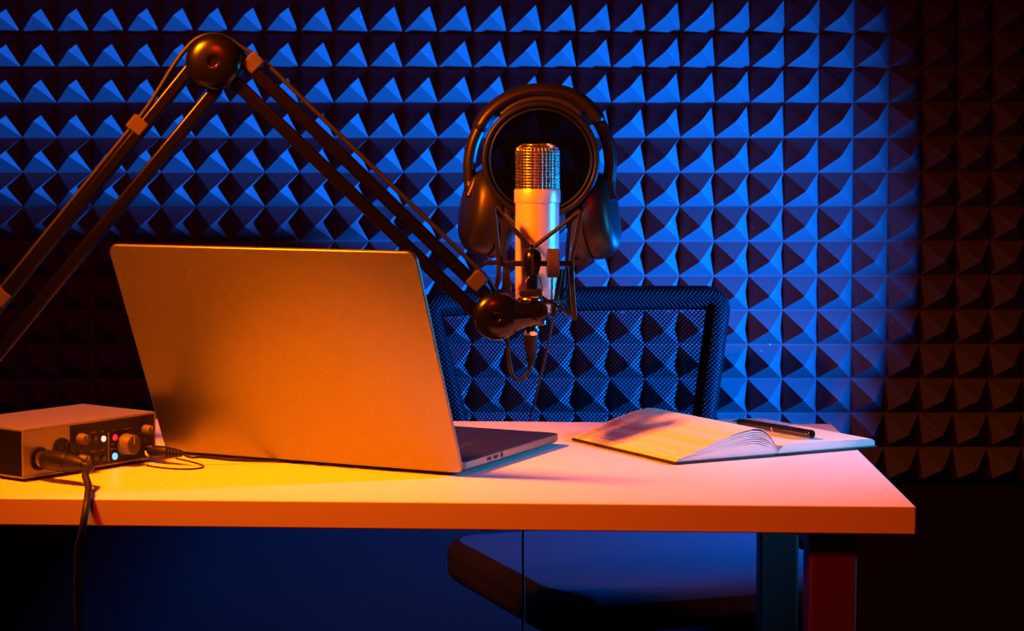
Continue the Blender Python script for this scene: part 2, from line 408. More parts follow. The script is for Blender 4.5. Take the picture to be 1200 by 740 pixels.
# ------------------------------------------------------------------ laptop
LW, LL = 0.3557, 0.2481
YAW_L = 0.4673; LEAN = 0.4287
lr = Vector((math.cos(YAW_L), -math.sin(YAW_L), 0)); lf = Vector((math.sin(YAW_L), math.cos(YAW_L), 0))
BR = Vector((0.0256, 2.050, DESK))
lp = thing('laptop', tuple(BR - lr * LW / 2), -YAW_L, 'open silver aluminium laptop with its plain lid turned outwards', 'laptop')
def laptop():
    hw = LW / 2
    base = MB()
    # body with tucked-in underside
    lo = rrect(-hw + 0.006, hw - 0.006, 0.008, LL - 0.006, 0.010); md = rrect(-hw, hw, 0.002, LL, 0.011)
    n = len(lo); vs = [(x, y, 0.0036) for x, y in lo] + [(x, y, 0.0070) for x, y in md] + [(x, y, 0.0146) for x, y in md]
    fs = [tuple(range(n))[::-1], tuple(range(2 * n, 3 * n))]
    for k in (0, n):
        fs += [(k + i, k + (i + 1) % n, k + n + (i + 1) % n, k + n + i) for i in range(n)]
    base.add(vs, fs)
    bo = base.build('base', 'alu', lp, bevel=0.0005, seg=1)
    MB().prism(rrect(-hw + 0.003, hw - 0.003, 0.006, LL - 0.003, 0.009), 0.0146, 0.0149).build('deck', 'aludark', lp, smooth=False)
    # keyboard
    kw = 0.019; rows = 6
    MB().prism(rrect(-0.139, 0.139, 0.022, 0.128, 0.004), 0.0149, 0.0151).build('keyboard_well', 'key', lp, smooth=False)
    km = MB().prism(rrect(-0.0081, 0.0081, -0.0074, 0.0074, 0.002, 2), 0.0, 0.0011); ko = km.build('key', 'key', smooth=False); kme = ko.data
    bpy.data.objects.remove(ko, do_unlink=True)
    for r in range(rows):
        for c in range(14):
            if r == 5 and 4 <= c <= 8: continue
            k = bpy.data.objects.new('key', kme); COL.objects.link(k); k.parent = lp
            k.location = (-0.1285 + c * 0.01977, 0.0315 + r * 0.0172, 0.0151)
    MB().prism(rrect(-0.046, 0.046, -0.0074, 0.0074, 0.002, 2), 0, 0.0011).build('space_bar', 'key', lp, smooth=False).location = (-0.0097, 0.0315 + 5 * 0.0172, 0.0151)
    MB().prism(rrect(-0.078, 0.078, 0.140, 0.237, 0.006), 0.0149, 0.0152).build('trackpad', 'aludark', lp, smooth=False)
    # ports on the right side
    for y, d in ((0.062, 0.0085), (0.078, 0.0085)):
        MB().box((hw + 0.0001, y, 0.0108), (0.0012, d, 0.0032)).build('port', 'port', lp, smooth=False)
    MB().box((hw + 0.0001, 0.0925, 0.0110), (0.0012, 0.003, 0.0052)).build('port', 'port', lp, smooth=False)
    for x in (-hw + 0.03, hw - 0.03):
        for y in (0.03, LL - 0.03):
            MB().lathe([(0.008, 0.0), (0.009, 0.0037)], Matrix.Translation((x, y, 0)), 16).build('foot', 'rubber', lp)
    # lid: local plane (x, s along lid), thickness along normal
    up = Vector((0, -math.sin(LEAN), math.cos(LEAN))); nr = Vector((0, -math.cos(LEAN), -math.sin(LEAN)))
    o = Vector((0, 0.0, 0.0040))
    m = Matrix(((1, up.x, nr.x, o.x), (0, up.y, nr.y, o.y), (0, up.z, nr.z, o.z), (0, 0, 0, 1)))
    poly = []
    for cx, cy, r, a0 in ((hw - 0.0105, LL - 0.0105, 0.0105, 0), (-hw + 0.0105, LL - 0.0105, 0.0105, 90), (-hw + 0.006, 0.006, 0.006, 180), (hw - 0.006, 0.006, 0.006, 270)):
        for k in range(8):
            a = math.radians(a0 + 90 * k / 7); poly.append((cx + r * math.cos(a), cy + r * math.sin(a)))
    lid = MB().prism(poly, -0.0046, 0.0, m).build('lid', 'alu', lp, bevel=0.0009, seg=2)
    MB().prism(rrect(-hw + 0.004, hw - 0.004, 0.014, LL - 0.004, 0.008), -0.0052, -0.0046, m).build('screen', 'glass', lid, smooth=False)
    MB().tube([(-0.13, 0.009, 0.0095), (0.13, 0.009, 0.0095)], 0.0042, 12).build('hinge', 'plast', lp)
laptop()

# ------------------------------------------------------------------ audio interface
IA = math.atan2(0.786, 0.617)
IF0 = Vector((-0.407, 2.018, DESK)); iu = Vector((0.617, 0.786, 0)).normalized(); iv = Vector((-iu.y, iu.x, 0))
IW, ID, IH = 0.180, 0.112, 0.0490
itf = thing('audio_interface', tuple(IF0), IA, 'small metal audio interface box with knobs and lit buttons', 'audio interface')
def face(px, py):
    d = ray(px, py); n = -iv
    t_ = (IF0 - CAM).dot(n) / d.dot(n); p = CAM + d * t_ - IF0
    return p.dot(iu), p.z
def interface():
    z0 = 0.0035
    xs = face(82, 530)[0]
    # shell: folded metal sleeve (top, left front part), black side
    MB().box((IW / 2, ID / 2, z0 + IH - 0.0012), (IW, ID, 0.0024)).build('top_cover', 'ifmetal', itf, bevel=0.0007)
    MB().box((IW / 2, ID / 2, z0 + 0.001), (IW, ID, 0.002)).build('bottom_plate', 'ifmetal', itf, bevel=0.0006)
    MB().box((IW / 2, ID / 2 + 0.002, z0 + IH / 2), (IW - 0.0024, ID - 0.006, IH - 0.0048)).build('body', 'ifside', itf, smooth=False)
    MB().box((xs / 2, 0.0012, z0 + IH / 2), (xs, 0.0024, IH - 0.0044)).build('input_panel', 'ifmetal', itf, bevel=0.0004)
    for x in (0.0008, IW - 0.0008):
        MB().box((x, ID / 2, z0 + IH / 2), (0.0016, ID - 0.005, IH - 0.0046)).build('side_panel', 'ifside', itf, smooth=False)
    MB().box((IW - 0.0012, 0.0012, z0 + IH / 2), (0.0022, 0.0026, IH - 0.0044)).build('corner_trim', 'ifmetal', itf, smooth=False)
    MB().box(((xs + IW - 0.0024) / 2, 0.002, z0 + IH / 2), (IW - 0.0024 - xs - 0.0004, 0.003, IH - 0.0046)).build('control_panel', 'ifpanel', itf, smooth=False)
    for x in (0.02, IW - 0.02):
        for y in (0.018, ID - 0.018):
            MB().lathe([(0.006, 0.0), (0.007, 0.0037)], Matrix.Translation((x, y, 0)), 16).build('foot', 'rubber', itf)
    def at(px, py, dy=0.0): x, z = face(px, py); return Vector((x, dy, z))
    out = (0, -1, 0)
    # combo sockets
    for px, py in ((46, 538), (72, 527)):
        c = at(px, py, 0.0002)
        sk = MB().lathe([(0.0118, -0.001), (0.0118, 0.0012), (0.0105, 0.0016), (0.0105, 0.0002), (0.0, 0.0002)], axis_m(c, out), 28).build('socket', 'port', itf)
    def knob(px, py, r, h, cap='knobcap'):
        c = at(px, py, 0.0006); m = axis_m(c, out)
        k = MB().lathe([(r * 1.04, 0), (r, h * 0.1), (r * 0.94, h * 0.93), (r * 0.86, h)], m, 28).build('knob', 'knob', itf)
        MB().lathe([(r * 0.85, h - 0.0003), (r * 0.83, h + 0.0003), (0.0, h + 0.0003)], m, 28).build('knob_cap', cap, k)
        MB().box((0, r * 0.45, h + 0.0004), (0.0011, r * 0.7, 0.0006), axis_m(c, out, (1, 0, 0))).build('pointer', 'print', k, smooth=False)
    knob(94, 514.5, 0.0056, 0.0105); knob(95.5, 539, 0.0056, 0.0105)
    knob(147, 520.5, 0.0108, 0.0135); knob(170, 503.5, 0.0050, 0.0105)
    def button(px, py, r, m, name='button', pop=0.0016):
        c = at(px, py, 0.0006)
        b = MB().lathe([(r * 1.35, 0), (r * 1.35, 0.0006), (r * 1.1, 0.0008)], axis_m(c, out), 20).build('button_ring', 'plast', itf)
        MB().lathe([(r, 0), (r, pop), (r * 0.7, pop + 0.0006), (0.0, pop + 0.0008)], axis_m(c, out), 20).build(name, m, itf)
    button(121, 514.5, 0.0031, 'ledw', 'white_light'); button(134.5, 513, 0.0031, 'ledr', 'red_light'); button(134.3, 535, 0.0036, 'ledc', 'cyan_light')
    button(112, 513.5, 0.0026, 'knobcap'); button(112, 537, 0.0026, 'knobcap'); button(122, 536.5, 0.0029, 'knobcap')
    x0, za = face(127.3, 507); _, zb = face(127.3, 541)
    MB().box((x0, 0.0004, (za + zb) / 2), (0.0006, 0.0005, za - zb)).build('divider_line', 'print', itf, smooth=False)
    for px, py, wd in ((96, 508.3, .006), (110, 507.2, .008), (120.5, 506, .005), (133, 504.5, .004), (149, 502.6, .011), (96, 530, .005), (110, 529.5, .008),
                       (120.5, 528, .005), (133, 520.5, .006), (132.7, 526.2, .007), (170.7, 537, .004)):
        x, z = face(px, py)
        MB().box((x, 0.0004, z), (wd, 0.0003, 0.0011)).build('printed_mark', 'knobcap' if False else 'knob', itf, smooth=False)
    # little headphone pictogram
    c = at(170.8, 517, 0.0004)
    MB().tube([c + Vector((0.0022 * math.cos(a), 0, 0.0022 * math.sin(a))) for a in [PI * k / 8 for k in range(9)]], 0.0003, 6) \
        .box(c + Vector((-0.0021, 0, -0.0008)), (0.001, 0.0004, 0.0018)).box(c + Vector((0.0021, 0, -0.0008)), (0.001, 0.0004, 0.0018)).build('headphone_symbol', 'knob', itf, smooth=False)
    c = at(173.5, 528.5, 0.0004)
    MB().lathe([(0.0062, 0), (0.0062, 0.002), (0.0045, 0.0028), (0.004, 0.0005), (0, 0.0005)], axis_m(c, out), 24).build('headphone_socket', 'chrome', itf)
interface()
def facew(px, py, dy):                                # world point dy in front of the interface's face
    x, z = face(px, py); return IF0 + iu * x - iv * dy + Vector((0, 0, z))

# microphone lead plugged into the interface, hanging over the front of the desk
def mic_lead():
    s0 = facew(46, 538, 0.0005); n = -iv
    root = thing('microphone_lead', (s0.x, s0.y, s0.z), 0, 'black lead plugged into the audio interface and hanging over the desk front', 'cable', world=True)
    m = axis_m(s0, n)
    MB().lathe([(0.0088, 0), (0.0088, 0.010), (0.0093, 0.0105)], m, 28).build('plug_collar', 'chrome', root)
    MB().lathe([(0.0096, 0.010), (0.0099, 0.013), (0.0099, 0.038), (0.0088, 0.042)], m, 28).build('plug_body', 'plast', root)
    MB().lathe([(0.0084, 0.042), (0.0086, 0.050), (0.006, 0.060), (0.0042, 0.064)], m, 24).build('plug_boot', 'rubber', root)
    e = s0 + n * 0.062
    pts = [e, e + n * 0.012 + Vector((0, 0, -0.002)), W(100, 556, 1.955), W(103.5, 570, 1.935), W(102.5, 584, 1.912), W(100.5, 598, 1.897), W(96.5, 623, 1.892), W(91, 668, 1.90),
           Vector((-0.34, 1.93, 0.50)), Vector((-0.36, 2.02, 0.30)), Vector((-0.40, 2.10, 0.10)), Vector((-0.46, 2.12, 0.006)), Vector((-0.7, 2.2, 0.004))]
    MB().tube(smoothpath(pts, 8), 0.0036, 10).build('cord', 'rubber', root)
mic_lead()
# headphone plug and thin lead
def phone_lead():
    s0 = facew(173.5, 528.5, 0.001); n = (-iv + iu * 0.15).normalized()
    root = thing('headphone_lead', (s0.x, s0.y, s0.z), 0, 'thin black lead with jack plug running along the laptop hinge', 'cable', world=True)
    m = axis_m(s0, n)
    MB().lathe([(0.0030, 0), (0.0030, 0.006), (0.0062, 0.0065), (0.0066, 0.009), (0.0064, 0.022), (0.0060, 0.024)], m, 20).build('plug_body', 'plast', root)
    b = MB()
    for k in range(5):
        z = 0.024 + k * 0.0038; r = 0.0058 - k * 0.0005
        b.lathe([(r, z), (r, z + 0.0024), (r * 0.72, z + 0.0026), (r * 0.72, z + 0.0038)], m, 18)
    b.build('strain_relief', 'rubber', root)
    e = s0 + n * 0.042
    d0 = BR - lr * LW
    pts = [e, e + n * 0.012 + Vector((0, 0, -0.003)), onz(240, 536.5, DESK + 0.008), onz(275, 540, DESK + 0.004), onz(320, 541, DESK + 0.0018), onz(400, 541, DESK + 0.0016), onz(470, 540, DESK + 0.0016)]
    MB().tube(smoothpath(pts, 8), 0.0013, 8).build('cord', 'rubber', root)
    pts = [onz(206, 537.5, DESK + 0.001), onz(222, 541, DESK + 0.001), onz(236, 545, DESK + 0.001), onz(238, 547.6, DESK + 0.001), onz(228, 549.8, DESK + 0.001),
           onz(210, 550, DESK + 0.001), onz(190, 548.6, DESK + 0.001), onz(172, 546, DESK + 0.001)]
    lo = tag(MB().tube(smoothpath(pts, 8), 0.0009, 8).build('shadow_loop', 'rubber', None), 'very thin dark shadow line looping on the desk beside the interface', 'cord')  # cast shadow on the desk top, shaped as a thin dark tube
phone_lead()

# ------------------------------------------------------------------ notebook and pen
NBA = math.atan2(0.463, 0.885)
nb = thing('notebook', (0.365, 2.195, DESK), NBA, 'open black covered notebook with blank cream pages bulging at the spine', 'notebook')
nbx = Vector((math.cos(NBA), math.sin(NBA), 0)); nby = Vector((-nbx.y, nbx.x, 0))
def lerp_prof(prof, x):
    for (a, b), (c, d) in zip(prof, prof[1:]):
        if a <= x <= c:
            t_ = (x - a) / (c - a); t_ = t_ * t_ * (3 - 2 * t_) * 0.35 + t_ * 0.65; return b + (d - b) * t_
    return prof[-1][1]
TOPL = [(-0.129, 0.0050), (-0.118, 0.0085), (-0.100, 0.0145), (-0.075, 0.0228), (-0.050, 0.0292), (-0.032, 0.0318), (-0.020, 0.0305), (-0.010, 0.0235), (-0.004, 0.0140), (0.0, 0.0050)]
LOWL = [(-0.131, 0.0035), (-0.128, 0.0060), (-0.110, 0.0085), (-0.080, 0.0120), (-0.050, 0.0150), (-0.030, 0.0155), (-0.012, 0.0110), (-0.002, 0.0050), (0.0, 0.0035)]
TOPR = [(0.0, 0.0050), (0.006, 0.0100), (0.018, 0.0128), (0.040, 0.0128), (0.080, 0.0118), (0.128, 0.0105), (0.131, 0.0080)]
def sheet(prof, x0, x1, y0, y1, th=None, base=None, n=30, lift=0.0):
    xs = [x0 + (x1 - x0) * i / n for i in range(n + 1)]
    top = [(x, lerp_prof(prof, x) + lift) for x in xs]
    bot = [(x, (z - th) if th else base) for x, z in top]
    vs = []; fs = []; k = n + 1
    for y in (y0, y1):
        vs += [(x, y, z) for x, z in top] + [(x, y, z) for x, z in bot]
    A, B, C, D = 0, k, 2 * k, 3 * k
    for i in range(n):
        fs += [(A + i, A + i + 1, C + i + 1, C + i), (B + i, D + i, D + i + 1, B + i + 1), (A + i, B + i, B + i + 1, A + i + 1), (C + i, C + i + 1, D + i + 1, D + i)]
    fs += [(A, C, D, B), (A + n, B + n, D + n, C + n)]
    return MB().add(vs, fs)
PH = 0.203
MB().prism(rrect(-0.1345, -0.004, -0.0025, PH + 0.0025, 0.004, 4), 0.0004, 0.0030).build('cover', 'cover', nb, bevel=0.0006)
MB().prism(rrect(0.004, 0.1345, -0.0025, PH + 0.0025, 0.004, 4), 0.0004, 0.0030).build('cover', 'cover', nb, bevel=0.0006)
MB().box((0, PH / 2, 0.0014), (0.0100, PH + 0.004, 0.0018)).build('spine', 'cover', nb, bevel=0.0005)
sheet(LOWL, -0.131, -0.0005, 0, PH, base=0.0031).build('page_block', 'paper', nb, angle=35)
sheet(TOPR, 0.0005, 0.131, 0, PH, base=0.0031).build('page_block', 'paper', nb, angle=35)
for k in range(7):                                       # leaves fanning between the block and the raised top page
    f = (k + 1) / 7.0
    pr = [(x, lerp_prof(LOWL, x) * (1 - f) + lerp_prof(TOPL, x) * f) for x in [-0.129 + 0.129 * i / 24 for i in range(25)]]
    x0 = -0.129 + 0.010 * f
    sheet(pr, x0, -0.0008, 0.0006 * (k % 3), PH - 0.0005 * (k % 2), th=0.0016 if k < 6 else 0.0004).build('leaf', 'paper', nb, angle=60)
pe = onz(952, 509.5, DESK + 0.0185); pt = onz(846, 491.5, DESK + 0.0175)
pd = (pe - pt).normalized()
pn = thing('pen', tuple(pe), 0, 'black ballpoint pen with metal clip lying on the open notebook page', 'pen', world=True)
def pen():
    m = axis_m(pe, -pd, (0, 0, 1)); L = 0.138
    MB().lathe([(0.0040, 0.0), (0.0048, 0.0008), (0.0049, 0.002), (0.0049, 0.062)], m, 20).build('cap', 'penblk', pn)
    MB().lathe([(0.0050, 0.062), (0.0050, 0.0645)], m, 20).build('ring', 'chrome', pn)
    MB().lathe([(0.0047, 0.0645), (0.0047, 0.118), (0.0040, 0.126)], m, 20).build('barrel', 'penblk', pn)
    MB().lathe([(0.0038, 0.126), (0.0009, 0.1375), (0.0005, 0.1385)], m, 16).build('tip', 'chrome', pn)
    cl = Vector((0.35, -0.9, 0.05)); cl = (cl - pd * cl.dot(pd)).normalized()
    a = pe - pd * 0.003 + cl * 0.0056; b = pe - pd * 0.040 + cl * 0.0064
    MB().bar(pe - pd * 0.003 + cl * 0.0045, pe - pd * 0.003 + cl * 0.0068, 0.0034, 0.002, up=tuple(pd)).bar(a, b, 0.0032, 0.0011, up=tuple(cl)).build('clip', 'chrome', pn, bevel=0.0003, seg=1)
pen()

# ------------------------------------------------------------------ boom arm
AY = 2.20
eb = W(252, 73, AY); en = W(582, 370, AY)
bl = W(-42, 428, AY)                                      # lower joint, beyond the left of the frame
ba = thing('boom_arm', (bl.x, AY + 0.0, DESK), 0, 'black jointed studio boom arm with twin bars holding the microphone', 'boom arm', world=True)
def boom():
    def bars(pairs):
        for (x0, y0), (x1, y1) in pairs:
            a, b = W(x0, y0, AY), W(x1, y1, AY)
            o = MB().bar(a, b, 0.0140, 0.0138, up=(0, 1, 0)).build('bar', 'armblk', ba, bevel=0.003, seg=3)
            d = (b - a).normalized(); u = Vector((-d.z, 0, d.x)); u = u if u.z > 0 else -u
            MB().bar(a + u * 0.0070 + Vector((0, -0.0045, 0)), b + u * 0.0070 + Vector((0, -0.0045, 0)), 0.0012, 0.0012, up=(0, 1, 0)).build('seam', 'armblk', o, smooth=False)
    bars((((232, 70), (-46, 413)), ((256, 102), (-28, 446))))
    bars((((268, 54.5), (572, 348)), ((254, 75.5), (566, 374))))
    def disc(c, r, h, name):
        for sgn in (-1, 1):
            m = axis_m(c + Vector((0, sgn * 0.0075, 0)), (0, sgn, 0))
            o = MB().lathe([(r, 0), (r * 1.0, h * 0.28), (r * 0.95, h * 0.48), (r * 0.86, h * 0.68), (r * 0.72, h * 0.84), (r * 0.52, h * 0.95), (r * 0.30, h * 0.995), (r * 0.19, h), (r * 0.165, h * 0.97), (r * 0.15, h * 0.86), (0.0, h * 0.86)], m, 48).build(name, 'cap', ba, angle=60)
            MB().lathe([(r * 0.115, h * 0.85), (r * 0.115, h * 0.95), (r * 0.07, h * 1.0), (0, h * 1.01)], m, 20).build('screw', 'armblk', o)
        MB().lathe([(r * 0.99, -0.0074), (r * 0.99, 0.0074)], axis_m(c, (0, 1, 0)), 40).build('joint_core', 'armblk', ba)
    disc(eb, 0.0300, 0.0150, 'joint_cap'); disc(en, 0.0255, 0.0135, 'joint_cap'); disc(bl, 0.0260, 0.0130, 'joint_cap')
    # tapered head reaching to the microphone mount
    hd = W(629, 369, AY - 0.012)
    MB().tube([en + Vector((0.003, -0.002, 0)), en + (hd - en) * 0.4, en + (hd - en) * 0.75, hd + Vector((0.004, 0.002, 0))], [0.0240, 0.0190, 0.0125, 0.0092], 24, flat=0.8, up=(0, 1, 0)).build('head', 'cap', ba)
    m = axis_m(hd + Vector((0, 0.004, 0.002)), (0.05, -0.80, 0.60))
    MB().lathe([(0.0105, -0.012), (0.0112, -0.006), (0.0118, 0.006), (0.0110, 0.0075), (0.0100, 0.0070), (0.0, 0.0066)], m, 32).build('head_knob', 'armblk', ba)
    # straps that tie the cable to the bars
    for (x, y, dx, dy) in ((162, 147, -138, 171), (1, 348, -138, 171), (297, 74, 98, 95), (559, 329, 98, 95)):
        c = W(x, y, AY); d = (W(x + dx, y + dy, AY) - c).normalized(); u = Vector((-d.z, 0, d.x)); u = u if u.z > 0 else -u
        c = c + u * 0.0 
        MB().bar(c - d * 0.0085, c + d * 0.0085, 0.0195, 0.0175, up=(0, 1, 0)).build('cable_strap', 'velcro', ba, bevel=0.002)
    # lower post and base on the desk
    MB().lathe([(0.011, 0.02), (0.011, bl.z - DESK - 0.012)], Matrix.Translation((bl.x, AY, DESK)), 20).build('post', 'armblk', ba)
    MB().lathe([(0.045, 0.0), (0.045, 0.006), (0.040, 0.010), (0.02, 0.012), (0.018, 0.03), (0.0, 0.03)], Matrix.Translation((bl.x, AY, DESK)), 36).build('base', 'armblk', ba)
boom()

# ------------------------------------------------------------------ microphone in its shock mount
MY = 2.275
mx = W(629.5, 300, MY).x
def zz(py, Y=MY): return W(629, py, Y).z
mic = thing('studio_microphone', (mx, MY, zz(369)), 0, 'silver condenser microphone with woven wire grille', 'microphone', world=True)
def microphone():
    T = Matrix.Translation((mx, MY, 0))
    zt, zc, zcb, zb = zz(169), zz(222), zz(237), zz(362)
    r = 0.0245
    MB().lathe([(0.016, zb - 0.004), (r * 0.94, zb - 0.002), (r * 0.985, zb + 0.002), (r * 0.985, zz(341)), (r * 0.965, zz(340.5)), (r * 0.965, zz(339.5)), (r * 0.985, zz(339)), (r * 0.985, zcb - 0.0006)], T, 56).build('body', 'silver', mic)
    MB().lathe([(r * 0.98, zcb - 0.0012), (r * 1.035, zcb), (r * 1.04, zcb + 0.001), (r * 1.04, zc - 0.0015), (r * 1.02, zc), (r * 0.9, zc + 0.0006), (0, zc + 0.0006)], T, 56).build('collar', 'silver', mic)
    # grille: flattened dome of wire over a dark capsule
    H_ = zt - zc
    def grad(t_): return r * (0.965 if t_ < 0.80 else 0.965 - 0.34 * ((t_ - 0.80) / 0.20) ** 2.6)
    MB().lathe([(grad(k / 16) - 0.0032, zc + H_ * 0.97 * k / 16) for k in range(17)], T, 32).build('capsule', 'capsule', mic)
    n = 34; rings = 15
    b = MB()
    for i in range(rings + 1):
        t_ = (i + 0.3) / (rings + 0.6); rr = grad(t_); z = zc + H_ * t_
        pts = []
        for k in range(n * 2):
            a = PI * k / n; wob = 0.00060 * (1 if k % 2 else -1) * (1 if i % 2 else -1)
            pts.append((mx + (rr + wob) * math.cos(a), MY + (rr + wob) * math.sin(a), z))
        b.tube(pts, 0.00062, 5, closed=True)
    b.build('grille_rings', 'wire', mic, angle=80, kind='stuff')
    b = MB()
    for k in range(n):
        a = 2 * PI * (k + 0.5) / n; pts = []
        for i in range(rings * 2 + 1):
            t_ = i / (rings * 2); rr = grad(t_) - 0.00025 + 0.0006 * (1 if (i // 1 + k) % 2 else -1)
            pts.append((mx + rr * math.cos(a), MY + rr * math.sin(a), zc + H_ * t_))
        b.tube(pts, 0.00060, 5)
    # top weave
    rt = grad(1.0) * 0.98
    for k in range(-9, 10):
        x = k * rt / 9.5; hw = math.sqrt(max(rt * rt - x * x, 0))
        for sgn in (0, 1):
            pts = [((mx + x, MY - hw + 2 * hw * j / 8, zt - 0.0004) if sgn else (mx - hw + 2 * hw * j / 8, MY + x, zt - 0.0009)) for j in range(9)]
            b.tube(pts, 0.0004, 5)
    b.build('grille_uprights', 'wire', mic, angle=80, kind='stuff')
    # connector stub under the body
    MB().lathe([(0.0085, zz(381)), (0.0098, zz(380)), (0.0098, zb)], T, 28).build('connector', 'chrome', mic)
microphone()

sm = thing('shock_mount', (mx, MY, zz(377)), 0, 'black shock mount cradling the silver microphone', 'shock mount', world=True)
def shock():
    FY = 2.236                                            # frame in front of the mic
    def pth(pts, Y): return [W(x, y, Y) for x, y in pts]
    # side blades: curved lyre plates, one at the front and one behind the mic on each side
    def blade(pts, Y, dep, th, m='blade'):
        pp = smoothpath(pth(pts, Y), 6)
        b = MB(); vs = []; fs = []
        for i, p in enumerate(pp):
            a = pp[max(i - 1, 0)]; c = pp[min(i + 1, len(pp) - 1)]; d = (c - a).normalized(); nrm = Vector((-d.z, 0, d.x)) * th / 2
            vs += [p - nrm + Vector((0, -dep / 2, 0)), p + nrm + Vector((0, -dep / 2, 0)), p + nrm + Vector((0, dep / 2, 0)), p - nrm + Vector((0, dep / 2, 0))]
        N = len(pp)
        for i in range(N - 1):
            for k in range(4): fs.append((i * 4 + k, i * 4 + (k + 1) % 4, i * 4 + 4 + (k + 1) % 4, i * 4 + 4 + k))
        fs += [(3, 2, 1, 0), tuple((N - 1) * 4 + k for k in range(4))]
        b.add(vs, fs); return b.build('side_blade', m, sm, bevel=0.0004, seg=1, angle=50)
    blade([(577.5, 241), (581, 270), (584, 300), (584, 325), (579.5, 345), (578, 356)], FY, 0.013, 0.0050)
    blade([(586, 243), (589.5, 270), (591.5, 300), (591, 330), (589, 352)], FY + 0.070, 0.012, 0.0044)
    blade([(681, 246.5), (676.5, 272), (671, 296), (669.5, 315), (671, 345), (673.5, 375)], FY, 0.013, 0.0052)
    blade([(668, 262), (665.5, 290), (664.5, 320), (667.5, 368)], FY + 0.070, 0.012, 0.0044)
    # V of elastic bands meeting at the middle, and the same below
    def band(a, b, Y0, Y1, r=0.0013):
        MB().tube([W(*a, Y0), W(*b, Y1)], r, 8).build('elastic_band', 'rubber', sm)
    band((579, 243), (621.5, 290), FY, FY, 0.0026); band((679.5, 248), (625, 290), FY, FY, 0.0024)
    band((587, 246), (612, 270), FY + 0.07, FY + 0.052); band((667, 263), (648, 280), FY + 0.07, FY + 0.052)
    band((630, 345), (671, 371), FY, FY, 0.0016); band((666, 330), (652, 368), FY + 0.06, FY + 0.02, 0.0012)
    # horizontal bar, with tabs and clamp knob
    MB().bar(W(567, 308, FY), W(583, 308, FY), 0.012, 0.0052).build('tab', 'plast', sm, bevel=0.0008)
    MB().bar(W(672, 308, FY), W(689, 308, FY), 0.012, 0.0052).build('tab', 'plast', sm, bevel=0.0008)
    MB().bar(W(584, 309, FY), W(672, 309, FY), 0.009, 0.0060).build('crossbar', 'plast', sm, bevel=0.001)
    MB().lathe([(0.0150, -0.0064), (0.0158, -0.0054), (0.0158, 0.0054), (0.0150, 0.0064)], axis_m(W(648, 308.5, FY - 0.004), (1, 0, 0)), 24).build('clamp_knob', 'velcro', sm, angle=30)
    # swivel in the middle
    a = W(624, 317, FY - 0.006)
    s_ = Matrix.Translation((a.x, a.y, a.z))
    MB().lathe([(0.0050, -0.026), (0.0062, -0.020), (0.0066, -0.004), (0.0088, 0.004), (0.0098, 0.012), (0.0088, 0.019), (0.0052, 0.0225), (0.0022, 0.0240), (0.0022, 0.028), (0, 0.028)], s_, 28).build('swivel', 'cap', sm)
    MB().box((a.x, a.y - 0.0092, a.z + 0.006), (0.0030, 0.0020, 0.022)).build('swivel_slot', 'plast', sm, bevel=0.0005)
    b0 = W(622, 343, FY - 0.004)
    MB().box((b0.x, b0.y, b0.z), (0.0245, 0.020, 0.0080)).build('foot_block', 'plast', sm, bevel=0.0015)
    MB().tube(smoothpath([W(614, 341, FY - .01), W(616, 330, FY - .01), W(620, 324, FY - .012)], 5), 0.0007, 6).build('wire', 'chrome', sm)
    MB().tube(smoothpath([W(636, 341, FY - .01), W(633, 328, FY - .01), W(629, 322, FY - .012)], 5), 0.0007, 6).build('wire', 'chrome', sm)
    c0 = W(621.5, 352, FY - 0.004)
    MB().lathe([(0.0130, -0.0025), (0.0135, -0.001), (0.0135, 0.0020), (0.0125, 0.0032)], Matrix.Translation(c0), 30).build('thread_ring', 'chrome', sm)
    c1 = W(626, 362, FY - 0.004)
    MB().lathe([(0.0068, -0.012), (0.0068, 0.012)], Matrix.Translation(c1), 24).build('thread_stud', 'chrome', sm)
    # cradle behind: ring round the mic foot
    z = zz(352); R = 0.029
    MB().tube([(mx + R * math.cos(2 * PI * k / 40), MY + R * math.sin(2 * PI * k / 40), z) for k in range(40)], 0.0026, 10, closed=True).build('cradle_ring', 'plast', sm)
    for x, y0 in ((594, 316), (660, 316)):
        MB().bar(W(x, y0, FY + 0.05), W(x + (4 if x < 620 else -4), 360, FY + 0.05), 0.006, 0.0034, up=(0, 1, 0)).build('strut', 'blade', sm, bevel=0.0006)
    MB().bar(W(657, 316, FY + 0.02), W(648, 372, FY + 0.02), 0.005, 0.0024, up=(0, 1, 0)).build('strut', 'blade', sm, bevel=0.0006)
shock()

# pop filter behind the grille
PY = 2.345
pc = W(633.5, 187.5, PY); PR = 65.5 / FPX * PY
pf = thing('pop_filter', (pc.x, PY, pc.z - PR), 0, 'round black pop filter disc standing behind the microphone grille', 'pop filter', world=True)
MB().tube([pc + Vector((PR * math.cos(2 * PI * k / 72), 0, PR * math.sin(2 * PI * k / 72))) for k in range(72)], 0.0036, 12, closed=True).build('rim', 'plast', pf, angle=180)
MB().tube([pc + Vector(((PR - .006) * math.cos(2 * PI * k / 72), -0.002, (PR - .006) * math.sin(2 * PI * k / 72))) for k in range(72)], 0.0016, 8, closed=True).build('inner_rim', 'plast', pf, angle=180)
MB().lathe([(PR - 0.003, -0.0006), (PR - 0.003, 0.0006), (PR * 0.5, 0.0012), (0, 0.0014)], axis_m(pc, (0, 1, 0)), 64).build('mesh_screen', 'fabricblk', pf)
MB().tube(smoothpath([pc + Vector((0, 0, -PR)), pc + Vector((0, 0, -PR - 0.03)), Vector((pc.x, PY - 0.01, zz(340))), Vector((mx, MY + 0.030, zz(352)))], 6), 0.0035, 10).build('stem', 'plast', pf)

